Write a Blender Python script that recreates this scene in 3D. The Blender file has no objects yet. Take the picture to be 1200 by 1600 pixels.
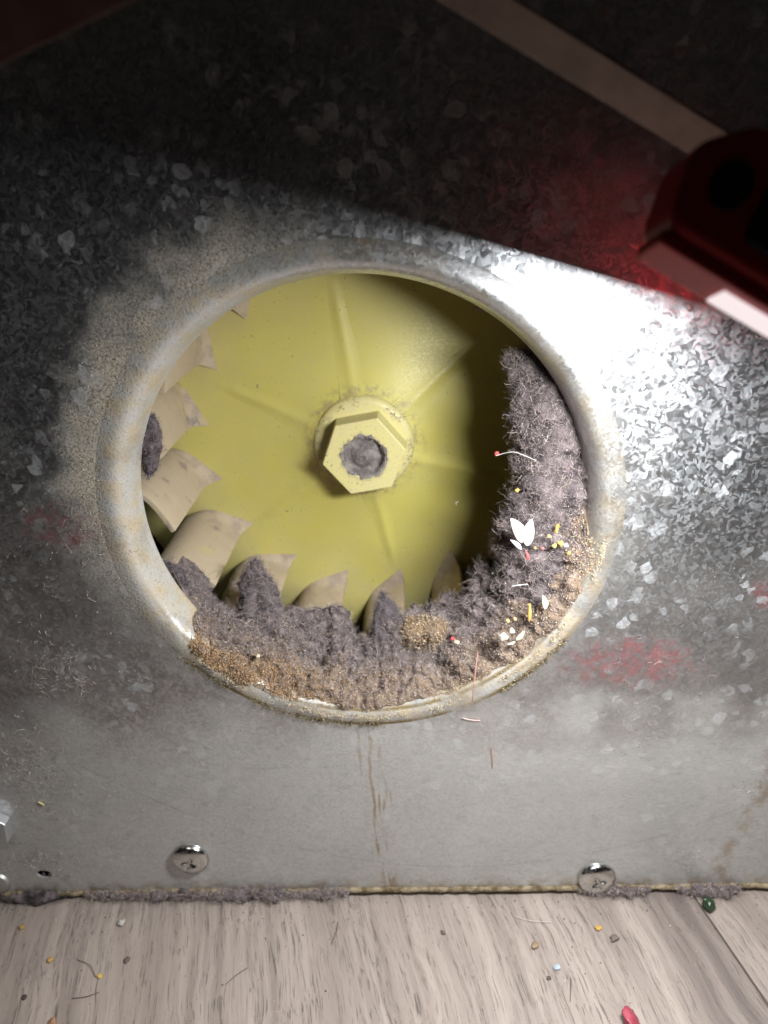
import bpy, bmesh, math, random
import numpy as np
from mathutils import Vector, Matrix, noise as mnoise

random.seed(7)
RNG = np.random.default_rng(7)
SC = bpy.context.scene
COL = SC.collection

# ------------------------------------------------------------------ camera
F = 1130.0                                    # focal length in pixels of a 1200 x 1600 frame
CAM = np.array([0.0, -0.272, 0.354])
PITCH, YAW, ROLL = math.radians(24.5), math.radians(3.25), math.radians(-3.5)
_fw = np.array([-math.sin(YAW)*math.cos(PITCH), math.cos(YAW)*math.cos(PITCH), -math.sin(PITCH)])
_rt = np.array([math.cos(YAW), math.sin(YAW), 0.0])
_up = np.cross(_rt, _fw)
_r2 = math.cos(ROLL)*_rt + math.sin(ROLL)*_up
_u2 = -math.sin(ROLL)*_rt + math.cos(ROLL)*_up
cam_data = bpy.data.cameras.new('camera')
cam = bpy.data.objects.new('camera', cam_data)
COL.objects.link(cam)
cam.matrix_world = Matrix(((_r2[0], _u2[0], -_fw[0], CAM[0]),
                           (_r2[1], _u2[1], -_fw[1], CAM[1]),
                           (_r2[2], _u2[2], -_fw[2], CAM[2]), (0, 0, 0, 1)))
cam_data.sensor_fit = 'VERTICAL'
cam_data.sensor_height = 36.0
cam_data.lens = F/1600*36.0
cam_data.clip_start = 0.005
cam_data.clip_end = 50.0
cam_data.dof.use_dof = True
cam_data.dof.focus_distance = 0.305
cam_data.dof.aperture_fstop = 8.5
SC.camera = cam
SC.cycles.max_bounces = 5; SC.cycles.diffuse_bounces = 3; SC.cycles.glossy_bounces = 3
SC.render.resolution_x, SC.render.resolution_y = 768, 1024

def P(px, py, y=0.0):
    """world point at depth y seen at a photograph position (only a measuring aid)"""
    d = _fw + _r2*(px-600)/F - _u2*(py-800)/F
    v = CAM + d*((y-CAM[1])/d[1])
    return Vector(v)
def PF(px, py, z=0.0):
    d = _fw + _r2*(px-600)/F - _u2*(py-800)/F
    return Vector(CAM + d*((z-CAM[2])/d[2]))

# ------------------------------------------------------------------ world, exposure, lamps
W = bpy.data.worlds.new('World'); SC.world = W; W.use_nodes = True
W.node_tree.nodes['Background'].inputs[0].default_value = (0.9, 0.92, 1.0, 1)
W.node_tree.nodes['Background'].inputs[1].default_value = 0.004
SC.view_settings.view_transform = 'Standard'
SC.view_settings.look = 'None'
SC.view_settings.exposure = 0.12
SC.view_settings.gamma = 1.0
SC.view_settings.use_curve_mapping = False

def area_light(name, loc, direction, sx, sy, power, color, xaxis=None, spread=180):
    l = bpy.data.lights.new(name, 'AREA'); l.shape = 'RECTANGLE'
    l.size, l.size_y, l.energy, l.color = sx, sy, power, color
    l.spread = math.radians(spread)
    o = bpy.data.objects.new(name, l); COL.objects.link(o)
    z = -Vector(direction).normalized()
    x = Vector(xaxis) if xaxis else Vector((1, 0, 0))
    x = (x - z*x.dot(z)).normalized(); y = z.cross(x)
    o.matrix_world = Matrix(((x.x, y.x, z.x, loc[0]), (x.y, y.y, z.y, loc[1]), (x.z, y.z, z.z, loc[2]), (0, 0, 0, 1)))
    return o
# the red work light held at the upper right: long axis, up side and front of its casing
LAMP_U = Vector((0.86, 0.0, -0.51)).normalized()
_rm = Matrix.Rotation(math.radians(-28), 3, LAMP_U)
LAMP_V, LAMP_W = _rm @ Vector((0.51, 0, 0.86)).normalized(), _rm @ Vector((0, -1, 0))
LAMP_CORNER = P(1046, 350, -0.110)
def L(u, v, w): return LAMP_CORNER + LAMP_U*u + LAMP_V*v + LAMP_W*w
area_light('work_light_led', L(0.058, -0.0085, -0.006), (-0.31, 0.05, -0.95), 0.085, 0.030, 2.15, (0.95, 0.98, 1.0), LAMP_U)
# weak soft room light from the open side behind the camera
area_light('room_light', (-0.22, -0.62, 1.05), (0.20, 0.50, -1.05), 0.30, 0.22, 0.48, (1.0, 0.96, 0.92), spread=50)

# ------------------------------------------------------------------ helpers
HC = Vector((-0.0262, 0.0, 0.2275))            # axis of the inlet, in the panel's plane

def mesh_obj(name, verts, faces, mat, parent=None, smooth=True):
    me = bpy.data.meshes.new(name)
    me.from_pydata([tuple(v) for v in verts], [], faces)
    me.validate(); me.update()
    if smooth:
        me.polygons.foreach_set('use_smooth', [True]*len(me.polygons))
    o = bpy.data.objects.new(name, me); COL.objects.link(o)
    if mat: me.materials.append(mat)
    if parent: o.parent = parent
    return o
def bm_obj(name, bm, mat, parent=None, smooth=False):
    bmesh.ops.recalc_face_normals(bm, faces=bm.faces[:])
    me = bpy.data.meshes.new(name); bm.to_mesh(me); bm.free()
    if smooth: me.polygons.foreach_set('use_smooth', [True]*len(me.polygons))
    o = bpy.data.objects.new(name, me); COL.objects.link(o)
    if mat: me.materials.append(mat)
    if parent: o.parent = parent
    return o
def empty(name, loc=(0, 0, 0)):
    o = bpy.data.objects.new(name, None); COL.objects.link(o); o.location = loc
    o.empty_display_size = 0.01
    return o
def tag(o, label, cat, group=None):
    o['label'] = label; o['category'] = cat
    if group: o['group'] = group
    return o
def stuff(o, label, cat):
    o['kind'] = 'stuff'; o['label'] = label; o['category'] = cat
    return o
def place(o, parent):
    """parent at an offset empty but keep world-built mesh coordinates"""
    o.parent = parent
    o.matrix_parent_inverse = parent.matrix_basis.inverted()
    return o
def bevel(o, w, seg=2, ang=30):
    m = o.modifiers.new('bevel', 'BEVEL'); m.width = w; m.segments = seg
    m.limit_method = 'ANGLE'; m.angle_limit = math.radians(ang)
    return m
def lathe(profile, n=128, c=HC, closed=False):
    """profile of (r, y) turned about the y axis through c"""
    vs, fs = [], []
    for i in range(n):
        a = 2*math.pi*i/n
        for r, y in profile:
            vs.append((c.x+r*math.cos(a), c.y+y, c.z+r*math.sin(a)))
    k = len(profile)
    for i in range(n):
        j = (i+1) % n
        for q in range(k if closed else k-1):
            q2 = (q+1) % k
            fs.append((i*k+q, i*k+q2, j*k+q2, j*k+q))
    return vs, fs

# numpy value noise, 3D
def _hash(ix, iy, iz):
    n = (ix.astype(np.int64)*374761393 + iy.astype(np.int64)*668265263 + iz.astype(np.int64)*2147483647) & 0x7fffffff
    n = ((n ^ (n >> 13))*1274126177) & 0x7fffffff
    n = ((n ^ (n >> 16))*1911520717) & 0x7fffffff
    return ((n ^ (n >> 15)) & 0xffff)/65535.0
def vnoise(p, scale):
    q = np.asarray(p)*scale + 137.3
    i = np.floor(q); f = q-i; f = f*f*(3-2*f)
    i = i.astype(np.int64)
    out = 0
    for dx in (0, 1):
        for dy in (0, 1):
            for dz in (0, 1):
                w = (f[:, 0] if dx else 1-f[:, 0])*(f[:, 1] if dy else 1-f[:, 1])*(f[:, 2] if dz else 1-f[:, 2])
                out = out + w*_hash(i[:, 0]+dx, i[:, 1]+dy, i[:, 2]+dz)
    return out
def fbm(p, scale, octs=4, gain=0.5):
    a, t, s = 1.0, 0, 0
    for k in range(octs):
        t = t + a*vnoise(p, scale*2**k); s += a; a *= gain
    return t/s

# ------------------------------------------------------------------ materials
class NT:
    def __init__(self, name):
        self.m = bpy.data.materials.new(name); self.m.use_nodes = True
        self.t = self.m.node_tree; self.n = self.t.nodes
        for x in list(self.n): self.n.remove(x)
        self.out = self.n.new('ShaderNodeOutputMaterial')
    def __call__(self, typ, ins=None, **kw):
        nd = self.n.new('ShaderNode'+typ)
        for k, v in kw.items(): setattr(nd, k, v)
        for k, v in (ins or {}).items():
            self.put(nd.inputs[k], v)
        return nd
    def put(self, sock, v):
        if isinstance(v, bpy.types.NodeSocket): self.t.links.new(v, sock)
        elif isinstance(v, bpy.types.Node): self.t.links.new(v.outputs[0], sock)
        else:
            if sock.type == 'RGBA' and len(v) == 3: v = (*v, 1)
            sock.default_value = v
    def math(self, op, a, b=0.0, c=0.0, clamp=False):
        return self('Math', {0: a, 1: b, 2: c}, operation=op, use_clamp=clamp).outputs[0]
    def vmath(self, op, a, b=(0, 0, 0), scale=None):
        nd = self('VectorMath', {0: a, 1: b}, operation=op)
        if scale is not None: self.put(nd.inputs['Scale'], scale)
        return nd.outputs[1] if op in ('LENGTH', 'DISTANCE', 'DOT_PRODUCT') else nd.outputs[0]
    def ramp(self, v, lo, hi, a=0.0, b=1.0):
        return self('MapRange', {0: v, 1: lo, 2: hi, 3: a, 4: b}, interpolation_type='SMOOTHSTEP').outputs[0]
    def noise(self, co, scale, detail=3, rough=0.55, out=0):
        return self('TexNoise', {'Vector': co, 'Scale': scale, 'Detail': detail, 'Roughness': rough}).outputs[out]
    def mix(self, f, a, b):
        nd = self('Mix', data_type='RGBA')
        self.put(nd.inputs[0], f); self.put(nd.inputs[6], a); self.put(nd.inputs[7], b)
        return nd.outputs[2]
    def sep(self, v):
        nd = self('SeparateXYZ', {0: v}); return nd.outputs
    def objco(self): return self('TexCoord').outputs['Object']
    def bsdf(self, **kw):
        nd = self.n.new('ShaderNodeBsdfPrincipled')
        for k, v in kw.items(): self.put(nd.inputs[k.replace('_', ' ')], v)
        return nd.outputs[0]
    def done(self, sh):
        self.t.links.new(sh, self.out.inputs[0]); return self.m
    def bump(self, h, s, dist=0.001, normal=None):
        nd = self('Bump', {'Height': h, 'Strength': s, 'Distance': dist})
        if normal is not None: self.put(nd.inputs['Normal'], normal)
        return nd.outputs[0]

DUST = (0.42, 0.36, 0.29)

def galvanised(name, mode='panel', tilt=1.0, bright=1.0):
    k = NT(name); co = k.objco()
    warp = k.vmath('SCALE', k.vmath('SUBTRACT', k.noise(co, 170, 1, out=1), (.5, .5, .5)), scale=0.0060)
    cw = k.vmath('ADD', co, warp)
    v1 = k('TexVoronoi', {'Vector': cw, 'Scale': 165.0}).outputs
    v2 = k('TexVoronoi', {'Vector': cw, 'Scale': 760.0}).outputs
    v3 = k('TexVoronoi', {'Vector': cw, 'Scale': 330.0}).outputs
    c1 = k.vmath('SUBTRACT', v1['Color'], (.5, .5, .5)); c2 = k.vmath('SUBTRACT', v2['Color'], (.5, .5, .5))
    s1 = k.sep(v1['Color']); s2 = k.sep(v2['Color']); s3 = k.sep(v3['Color'])
    geo = k('NewGeometry').outputs['Normal']
    wob = k.vmath('SCALE', k.vmath('SUBTRACT', k.noise(co, 9, 2, out=1), (.5, .5, .5)), scale=0.10)
    n = k.vmath('ADD', geo, k.vmath('SCALE', c1, scale=0.075*tilt))
    n = k.vmath('ADD', n, k.vmath('SCALE', c2, scale=0.085*tilt))
    n = k.vmath('NORMALIZE', k.vmath('ADD', n, wob))
    # pale crystals standing out of the fine grain
    fl = k.math('MULTIPLY', k.ramp(s1[1], 0.82, 0.85), k.ramp(v1['Distance'], 0.55, 0.45))
    fl2 = k.math('MULTIPLY', k.ramp(s3[1], 0.88, 0.92), 0.7)
    fl = k.math('MAXIMUM', fl, fl2)
    fl = k.math('MULTIPLY', fl, k.ramp(k.noise(co, 30, 2), 0.42, 0.62, 0.0, 0.0 if mode == 'ring' else 0.65))
    grain = k.ramp(s2[0], 0.0, 1.0, 0.50*bright, 0.66*bright)
    blotch = k.ramp(k.noise(co, 22, 2), 0.3, 0.75, 0.85, 1.08)
    g = k.math('MULTIPLY', grain, blotch)
    gc = k('CombineColor', {0: k.math('MULTIPLY', g, 0.98), 1: g, 2: k.math('MULTIPLY', g, 1.03)}).outputs[0]
    base = k.mix(k.math('MULTIPLY', fl, 0.8), gc, (0.64*bright, 0.66*bright, 0.68*bright))
    rough = k.math('ADD', k.ramp(s2[2], 0, 1, 0.29, 0.45), k.math('MULTIPLY', fl, 0.22))
    metal = k.bsdf(Base_Color=base, Metallic=k.math('SUBTRACT', 1.0, k.math('MULTIPLY', fl, .25)), Roughness=rough, Normal=n)
    # ---- dirt film and settled dust, each with its own outline
    xyz = k.sep(co)
    fine = k.noise(co, 900, 2, 0.7)
    film = k.ramp(k.noise(co, 14, 3, 0.6), 0.35, 0.8, 0.01, 0.10)
    speck = k.math('MULTIPLY', k.ramp(fine, 0.60, 0.70), k.ramp(k.noise(co, 45, 3), 0.38, 0.65))
    dcol = k.mix(k.noise(co, 60, 3), (0.37, 0.365, 0.35), (0.45, 0.43, 0.40))
    if mode == 'panel':
        rel = k.vmath('SUBTRACT', co, tuple(HC))
        r = k.vmath('LENGTH', rel)
        rw = k.math('ADD', r, k.ramp(k.noise(co, 55, 4), 0.2, 0.8, -0.010, 0.010))
        ang = k.sep(k.vmath('NORMALIZE', rel))
        left = k.ramp(k.math('ADD', k.math('MULTIPLY', ang[0], -0.9), k.math('MULTIPLY', ang[2], 0.55)), 0.45, 0.95)
        halo = k.math('MULTIPLY', k.ramp(rw, 0.136, 0.104), k.math('ADD', k.math('MULTIPLY', left, 0.80), 0.10))
        halo = k.math('MULTIPLY', halo, k.ramp(fine, 0.30, 0.62, .35, 1.0))
        # pale oxidised band round the inlet
        ox = k.math('MULTIPLY', k.ramp(rw, 0.131, 0.108), 0.14)
        # brown run below the inlet and at the right border
        px = P(588, 1240); px2 = P(1190, 1230)
        wx = k.math('ADD', xyz[0], k.ramp(k.noise(co, 18, 3), 0.2, 0.8, -0.006, 0.006))
        d1 = k.math('ABSOLUTE', k.math('SUBTRACT', wx, px.x))
        run = k.math('MULTIPLY', k.ramp(d1, 0.009, 0.001), k.ramp(k.noise(k.vmath('MULTIPLY', co, (1, 1, .12)), 420, 3), 0.48, 0.66))
        run = k.math('MULTIPLY', run, k.ramp(xyz[2], 0.118, 0.110))
        line2 = k.math('SUBTRACT', wx, k.math('ADD', px2.x, k.math('MULTIPLY', k.math('SUBTRACT', xyz[2], px2.z), 0.22)))
        run2 = k.math('MULTIPLY', k.ramp(k.math('ABSOLUTE', line2), 0.007, 0.002), k.ramp(k.noise(co, 130, 3), 0.35, 0.7, 0, .8))
        run2 = k.math('MULTIPLY', run2, k.ramp(xyz[2], 0.135, 0.10))
        rust = k.math('MAXIMUM', run, run2)
        foot = k.math('MULTIPLY', k.ramp(xyz[2], 0.016, 0.004), k.ramp(k.noise(co, 120, 4), 0.40, 0.62))
        mott = k.math('MULTIPLY', k.ramp(k.noise(k.vmath('MULTIPLY', co, (.6, 1, 1.3)), 170, 3, .6), 0.56, 0.66), 0.22)
        mott = k.math('MULTIPLY', mott, k.ramp(xyz[2], 0.15, 0.10))
        dull = k.math('MULTIPLY', k.ramp(k.math('ADD', xyz[2], k.ramp(k.noise(co, 25, 3), .2, .8, -.02, .02)), 0.145, 0.095), 0.56)
        film = k.math('MAXIMUM', film, dull)
        mask = k.math('MAXIMUM', k.math('MAXIMUM', film, halo), k.math('MULTIPLY', speck, 0.45))
        mask = k.math('MAXIMUM', mask, ox)
        dcol = k.mix(halo, dcol, (0.50, 0.42, 0.31))
        dcol = k.mix(mott, dcol, (0.12, 0.12, 0.12))
        dcol = k.mix(rust, dcol, (0.22, 0.15, 0.075))
        dcol = k.mix(foot, dcol, (0.20, 0.14, 0.07))
        mask = k.math('MAXIMUM', mask, k.math('MAXIMUM', k.math('MULTIPLY', rust, .75), k.math('MULTIPLY', foot, .85)))
        q1, q2, q3 = P(200, 1232), P(600, 1348), P(1010, 1312)
        cf = np.polyfit([q1.x, q2.x, q3.x], [q1.z, q2.z, q3.z], 2)
        az = k.math('ADD', k.math('MULTIPLY', xyz[0], k.math('ADD', k.math('MULTIPLY', xyz[0], float(cf[0])), float(cf[1]))), float(cf[2]))
        arc = k.math('MULTIPLY', k.ramp(k.math('ABSOLUTE', k.math('SUBTRACT', xyz[2], az)), 0.0009, 0.0002), k.ramp(k.noise(co, 40, 2), .35, .6, 0, .35))
        dcol = k.mix(arc, dcol, (0.10, 0.095, 0.09))
        mask = k.math('MAXIMUM', mask, k.math('MAXIMUM', mott, arc))
        red = None  # red reflections on the sheet, painted into its colour as patches
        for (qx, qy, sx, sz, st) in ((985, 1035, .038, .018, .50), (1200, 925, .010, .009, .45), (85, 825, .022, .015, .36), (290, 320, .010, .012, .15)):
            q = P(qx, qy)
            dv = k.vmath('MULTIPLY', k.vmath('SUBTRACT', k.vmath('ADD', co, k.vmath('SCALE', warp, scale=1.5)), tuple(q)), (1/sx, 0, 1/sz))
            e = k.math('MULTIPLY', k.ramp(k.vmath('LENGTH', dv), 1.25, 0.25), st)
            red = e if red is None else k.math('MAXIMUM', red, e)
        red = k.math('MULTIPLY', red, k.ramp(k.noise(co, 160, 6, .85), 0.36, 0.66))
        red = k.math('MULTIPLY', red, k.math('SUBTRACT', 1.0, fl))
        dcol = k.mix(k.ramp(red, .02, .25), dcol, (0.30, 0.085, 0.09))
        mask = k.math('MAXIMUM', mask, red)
    elif mode == 'ring':
        rel = k.vmath('SUBTRACT', co, tuple(HC))
        ang = k.sep(k.vmath('NORMALIZE', rel))
        left = k.ramp(k.math('ADD', k.math('MULTIPLY', ang[0], -0.9), k.math('MULTIPLY', ang[2], 0.35)), 0.2, 0.9)
        low = k.ramp(ang[2], -0.2, -0.75)
        n1 = k.noise(co, 38, 4, .6)
        mask = k.math('ADD', k.math('MULTIPLY', left, k.ramp(n1, 0.2, 0.7, .45, .9)), k.math('MULTIPLY', low, k.ramp(n1, 0.3, 0.7, .2, .8)))
        mask = k.math('ADD', mask, k.ramp(n1, 0.35, 0.75, 0.22, 0.50), clamp=True)
        mask = k.math('MULTIPLY', mask, k.ramp(fine, 0.3, 0.5, .65, 1.0))
        dcol = k.mix(k.ramp(k.noise(co, 90, 4), 0.35, 0.7), (0.36, 0.345, 0.32), (0.38, 0.31, 0.215))
        edge = k.math('MULTIPLY', k.ramp(xyz[1], -0.0006, -0.0002), k.math('MULTIPLY', low, k.ramp(n1, .38, .55)))
        edge = k.math('MULTIPLY', edge, k.ramp(xyz[1], 0.001, 0.0))
        dcol = k.mix(edge, dcol, (0.16, 0.12, 0.06)); mask = k.math('MAXIMUM', mask, edge)
    else:
        mask = k.math('MAXIMUM', film, k.math('MULTIPLY', speck, 0.4))
    bn = k.bump(fine, 0.5, 0.0006)
    dust = k.bsdf(Base_Color=dcol, Roughness=0.95, Specular_IOR_Level=0.1, Normal=bn)
    mx = k('MixShader', {0: mask, 1: metal, 2: dust})
    return k.done(mx.outputs[0])

M = {}
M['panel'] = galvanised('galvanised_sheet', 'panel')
M['ring'] = galvanised('galvanised_inlet', 'ring', 0.10, 0.9)
M['galv'] = galvanised('galvanised_plain', 'plain')

def yellow_nylon(name, dusty=0.0, pale=0.0):
    k = NT(name); co = k.objco()
    c = k.mix(k.noise(co, 35, 4), (0.54, 0.462, 0.092), (0.62, 0.545, 0.15))
    c = k.mix(pale, c, (0.62, 0.55, 0.27))
    fine = k.noise(co, 1100, 3, .7)
    film = k.math('MULTIPLY', k.ramp(fine, 0.4, 0.7), k.ramp(k.noise(co, 40, 3), 0.3, 0.7, 0.05 + dusty*.6, 0.42 + dusty))
    c = k.mix(film, c, (0.47, 0.40, 0.31))
    if not pale:
        rad = k.vmath('LENGTH', k.vmath('MULTIPLY', k.vmath('SUBTRACT', co, (HC.x-.003, 0, HC.z)), (1, 0, 1)))
        cloud = k.noise(co, 28, 5, .7)
        settled = k.math('MULTIPLY', k.ramp(rad, 0.055, 0.110), k.ramp(cloud, .35, .7, .10, .55))
        c = k.mix(settled, c, (0.45, 0.38, 0.24))
        grime = k.math('MULTIPLY', k.ramp(rad, 0.036, 0.028), k.ramp(k.noise(co, 260, 4, .7), .42, .66, 0, .75))
        c = k.mix(grime, c, (0.30, 0.235, 0.13))
    sp = k.math('MULTIPLY', k.ramp(k.noise(co, 650, 2, .6), 0.665, 0.71), k.ramp(k.noise(co, 70, 2), 0.45 - dusty*.2, 0.62))
    c = k.mix(k.math('MULTIPLY', sp, .8), c, (0.13, 0.095, 0.085))
    return k.done(k.bsdf(Base_Color=c, Roughness=k.ramp(fine, .2, .8, .36, .58), Specular_IOR_Level=0.5,
                         Normal=k.bump(fine, 0.12, 0.0004)))
M['yellow'] = yellow_nylon('yellow_nylon')
M['yellow_dusty'] = yellow_nylon('yellow_nylon_dusty', 0.5, 0.5)

def blade_mat():
    k = NT('dust_caked_blade'); co = k.objco()
    oi = k('ObjectInfo').outputs['Random']
    co2 = k.vmath('ADD', co, k('CombineXYZ', {0: k.math('MULTIPLY', oi, 3.0)}))
    fine = k.noise(co2, 1300, 3, .7)
    cake = k.ramp(k.noise(co2, 55, 4), 0.22, 0.45, 0.55, 1.0)
    tan = k.mix(k.noise(co2, 140, 3), (0.40, 0.315, 0.215), (0.48, 0.39, 0.28))
    c = k.mix(cake, (0.50, 0.42, 0.13), tan)
    lint = k.math('MULTIPLY', k.ramp(k.noise(co2, 95, 4), 0.60, 0.72), k.ramp(fine, .35, .55))
    c = k.mix(lint, c, (0.20, 0.165, 0.165))
    ry = k.ramp(k.sep(co)[1], -0.022, -0.002)
    cr = k.math('MULTIPLY', k.math('MULTIPLY', ry, k.ramp(k.noise(co2, 120, 4, .65), .42, .62)), k.ramp(fine, .3, .55, .4, .9))
    c = k.mix(k.math('MULTIPLY', cr, .7), c, (0.27, 0.215, 0.18))
    return k.done(k.bsdf(Base_Color=c, Roughness=0.8, Specular_IOR_Level=0.2, Normal=k.bump(fine, 0.25, 0.0005)))
M['blade'] = blade_mat()

def plain(name, col, rough=0.6, metal=0.0, var=0.15, scale=200, spec=0.4, bump=0.2):
    k = NT(name); co = k.objco()
    n = k.noise(co, scale, 4, .6)
    c = k.mix(n, tuple(x*(1-var) for x in col), tuple(min(1, x*(1+var)) for x in col))
    return k.done(k.bsdf(Base_Color=c, Roughness=rough, Metallic=metal, Specular_IOR_Level=spec,
                         Normal=k.bump(k.noise(co, scale*5, 3), bump, 0.0004)))

def vcol_mat(name, rough=0.9, spec=0.15):
    k = NT(name)
    a = k('Attribute', attribute_name='tone').outputs['Color']
    return k.done(k.bsdf(Base_Color=a, Roughness=rough, Specular_IOR_Level=spec))
M['fibre'] = vcol_mat('lint_fibre', 0.75, 0.25)
M['grit'] = vcol_mat('sandy_grit', 0.7, 0.3)
def felt(name, lo, hi):
    k = NT(name); co = k.objco()
    n = k.noise(co, 160, 5, .65); f = k.noise(co, 1500, 3, .7)
    c = k.mix(k.ramp(n, .3, .7), lo, hi)
    return k.done(k.bsdf(Base_Color=c, Roughness=1.0, Specular_IOR_Level=0.0, Normal=k.bump(f, 0.9, 0.0012)))
M['felt'] = felt('matted_lint', (0.04, 0.032, 0.034), (0.22, 0.18, 0.18))
M['felt_sand'] = felt('sandy_matted_lint', (0.13, 0.085, 0.05), (0.30, 0.21, 0.13))

# ------------------------------------------------------------------ floor of wide boards
G_A = P(330, 280, 1.0) - Vector(CAM); G_A.z = 0; G_A.normalize()      # along the grain
G_B = Vector((G_A.y, -G_A.x, 0))                                       # across the grain
def wood():
    k = NT('grey_brown_wood_grain'); co = k.objco()
    wv = k.vmath('SCALE', k.vmath('SUBTRACT', k.noise(co, 9, 3, out=1), (.5, .5, .5)), scale=0.016)
    c0 = k.vmath('ADD', co, wv)
    st = k.vmath('MULTIPLY', c0, (1.0, 0.045, 1.0))
    broad = k.noise(st, 70, 4, .6)
    mid = k.noise(st, 260, 4, .6)
    pores = k.noise(k.vmath('MULTIPLY', c0, (1.0, 0.030, 1.0)), 1500, 3, .65)
    c = k.mix(k.ramp(broad, .3, .7), (0.215, 0.175, 0.15), (0.32, 0.265, 0.23))
    c = k.mix(k.ramp(mid, .42, .68, 0, .55), c, (0.16, 0.13, 0.113))
    pm = k.math('MULTIPLY', k.ramp(pores, .575, .62), k.ramp(mid, .38, .6, .2, .8))
    c = k.mix(pm, c, (0.085, 0.068, 0.058))
    sp = k.ramp(k.noise(co, 420, 2, .5), .71, .75)
    c = k.mix(k.math('MULTIPLY', sp, .55), c, (0.13, 0.085, 0.05))
    # dark knot by the seam
    kp = k.vmath('SUBTRACT', k.vmath('ADD', co, k.vmath('SCALE', wv, scale=.8)), (0.187, 0.0, 0.0))
    kl = k.sep(kp)
    knot = k.math('MULTIPLY', k.ramp(k.math('ABSOLUTE', kl[0]), 0.024, 0.006), k.ramp(k.noise(st, 90, 3), .35, .58, 0.40, 0.95))
    c = k.mix(knot, c, (0.12, 0.095, 0.085))
    h = k.math('SUBTRACT', k.math('MULTIPLY', mid, .5), pm)
    return k.done(k.bsdf(Base_Color=c, Roughness=k.ramp(mid, .3, .7, .42, .6), Specular_IOR_Level=0.4, Normal=k.bump(h, 0.5, 0.0007)))
M['wood'] = wood()
def box_bm(x0, x1, y0, y1, z0, z1):
    bm = bmesh.new()
    vs = [bm.verts.new((x, y, z)) for x in (x0, x1) for y in (y0, y1) for z in (z0, z1)]
    for f in ((0, 1, 3, 2), (4, 6, 7, 5), (0, 4, 5, 1), (2, 3, 7, 6), (0, 2, 6, 4), (1, 5, 7, 3)):
        bm.faces.new([vs[i] for i in f])
    return bm
seam = PF(1150, 1495)
floor = bm_obj('floor', box_bm(-1.2, 1.2, -1.6, 0.5, -0.03, -0.0125), plain('dark_subfloor', (0.05, 0.04, 0.035), 0.9))
floor['kind'] = 'structure'
PW = 0.40
ang = math.atan2(-G_B.y, -G_B.x) + math.pi
for i in range(-2, 2):
    # local x across the grain, local y along it; the right edge of board -1 is the seam in view
    o = bm_obj('plank', box_bm(-PW/2+0.0004, PW/2-0.0004, -1.3, 0.45, -0.012, 0.0), M['wood'])
    c = Vector((seam.x, seam.y, 0)) + G_B*(PW*(i+0.5)) + G_B*0.0
    o.matrix_world = Matrix(((G_B.x, G_A.x, 0, c.x), (G_B.y, G_A.y, 0, c.y), (0, 0, 1, 0), (0, 0, 0, 1)))
    bevel(o, 0.0009, 2)
    o.parent = floor

# ------------------------------------------------------------------ blower housing
housing = empty('blower_housing', (0, 0, 0.004))
tag(housing, 'galvanised steel blower housing with a round flared air inlet, standing on the wooden floor', 'blower housing')

RO, RT = 0.1055, 0.0962       # inlet: outer rim, throat
PX0, PX1, PZ1 = -0.36, 0.36, 0.52
HOLE_P = P(69, 1366)
bm = bmesh.new()
def loop(pts):
    vs = [bm.verts.new(p) for p in pts]
    return [bm.edges.new((vs[i], vs[(i+1) % len(vs)])) for i in range(len(vs))]
bot = [(PX0+(PX1-PX0)*i/90, 0, 0.0042+0.0016*(mnoise.noise(Vector((i*0.13, 0, 0)))) + 0.0005*mnoise.noise(Vector((i*0.6, 3, 0)))) for i in range(91)]
edges = loop(bot + [(PX1, 0, PZ1), (PX0, 0, PZ1)])
edges += loop([(HC.x+(RO-0.004)*math.cos(2*math.pi*i/128), 0, HC.z+(RO-0.004)*math.sin(2*math.pi*i/128)) for i in range(128)])
edges += loop([(HOLE_P.x+0.0042*math.cos(2*math.pi*i/24), 0, HOLE_P.z+0.0030*math.sin(2*math.pi*i/24)) for i in range(24)])
bmesh.ops.triangle_fill(bm, use_beauty=True, use_dissolve=False, edges=edges)
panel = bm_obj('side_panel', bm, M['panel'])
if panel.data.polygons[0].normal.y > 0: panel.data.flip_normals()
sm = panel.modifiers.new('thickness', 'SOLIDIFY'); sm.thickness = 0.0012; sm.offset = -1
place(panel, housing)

prof = [(RO+0.0020, 0.0006), (RO+0.0048, 0.0002), (RO+0.0040, 0.0000), (RO+0.0018, -0.0004), (RO-0.0006, -0.0008), (RO-0.0028, -0.0009), (RO-0.0048, -0.0004),
        (RO-0.0065, 0.0010), (RO-0.0078, 0.0034), (RO-0.0087, 0.0068), (RO-0.0092, 0.0105), (RT, 0.0130), (RT-0.0007, 0.0146), (RT-0.0004, 0.0160), (RT+0.0006, 0.0166), (RT+0.0022, 0.0162)]
vs, fs = lathe(prof, 160)
ring = place(mesh_obj('inlet_ring', vs, fs, M['ring']), housing)
ring.modifiers.new('sub', 'SUBSURF').render_levels = 1; ring.modifiers[-1].levels = 1
M['inner'] = galvanised('galvanised_inside', 'plain', 1.0, 0.5)
vs, fs = lathe([(0.1005, 0.0022), (0.150, 0.0022), (0.150, 0.135), (0.001, 0.135)], 96)
place(mesh_obj('scroll_casing', vs, fs, M['inner'], smooth=False), housing)

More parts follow.
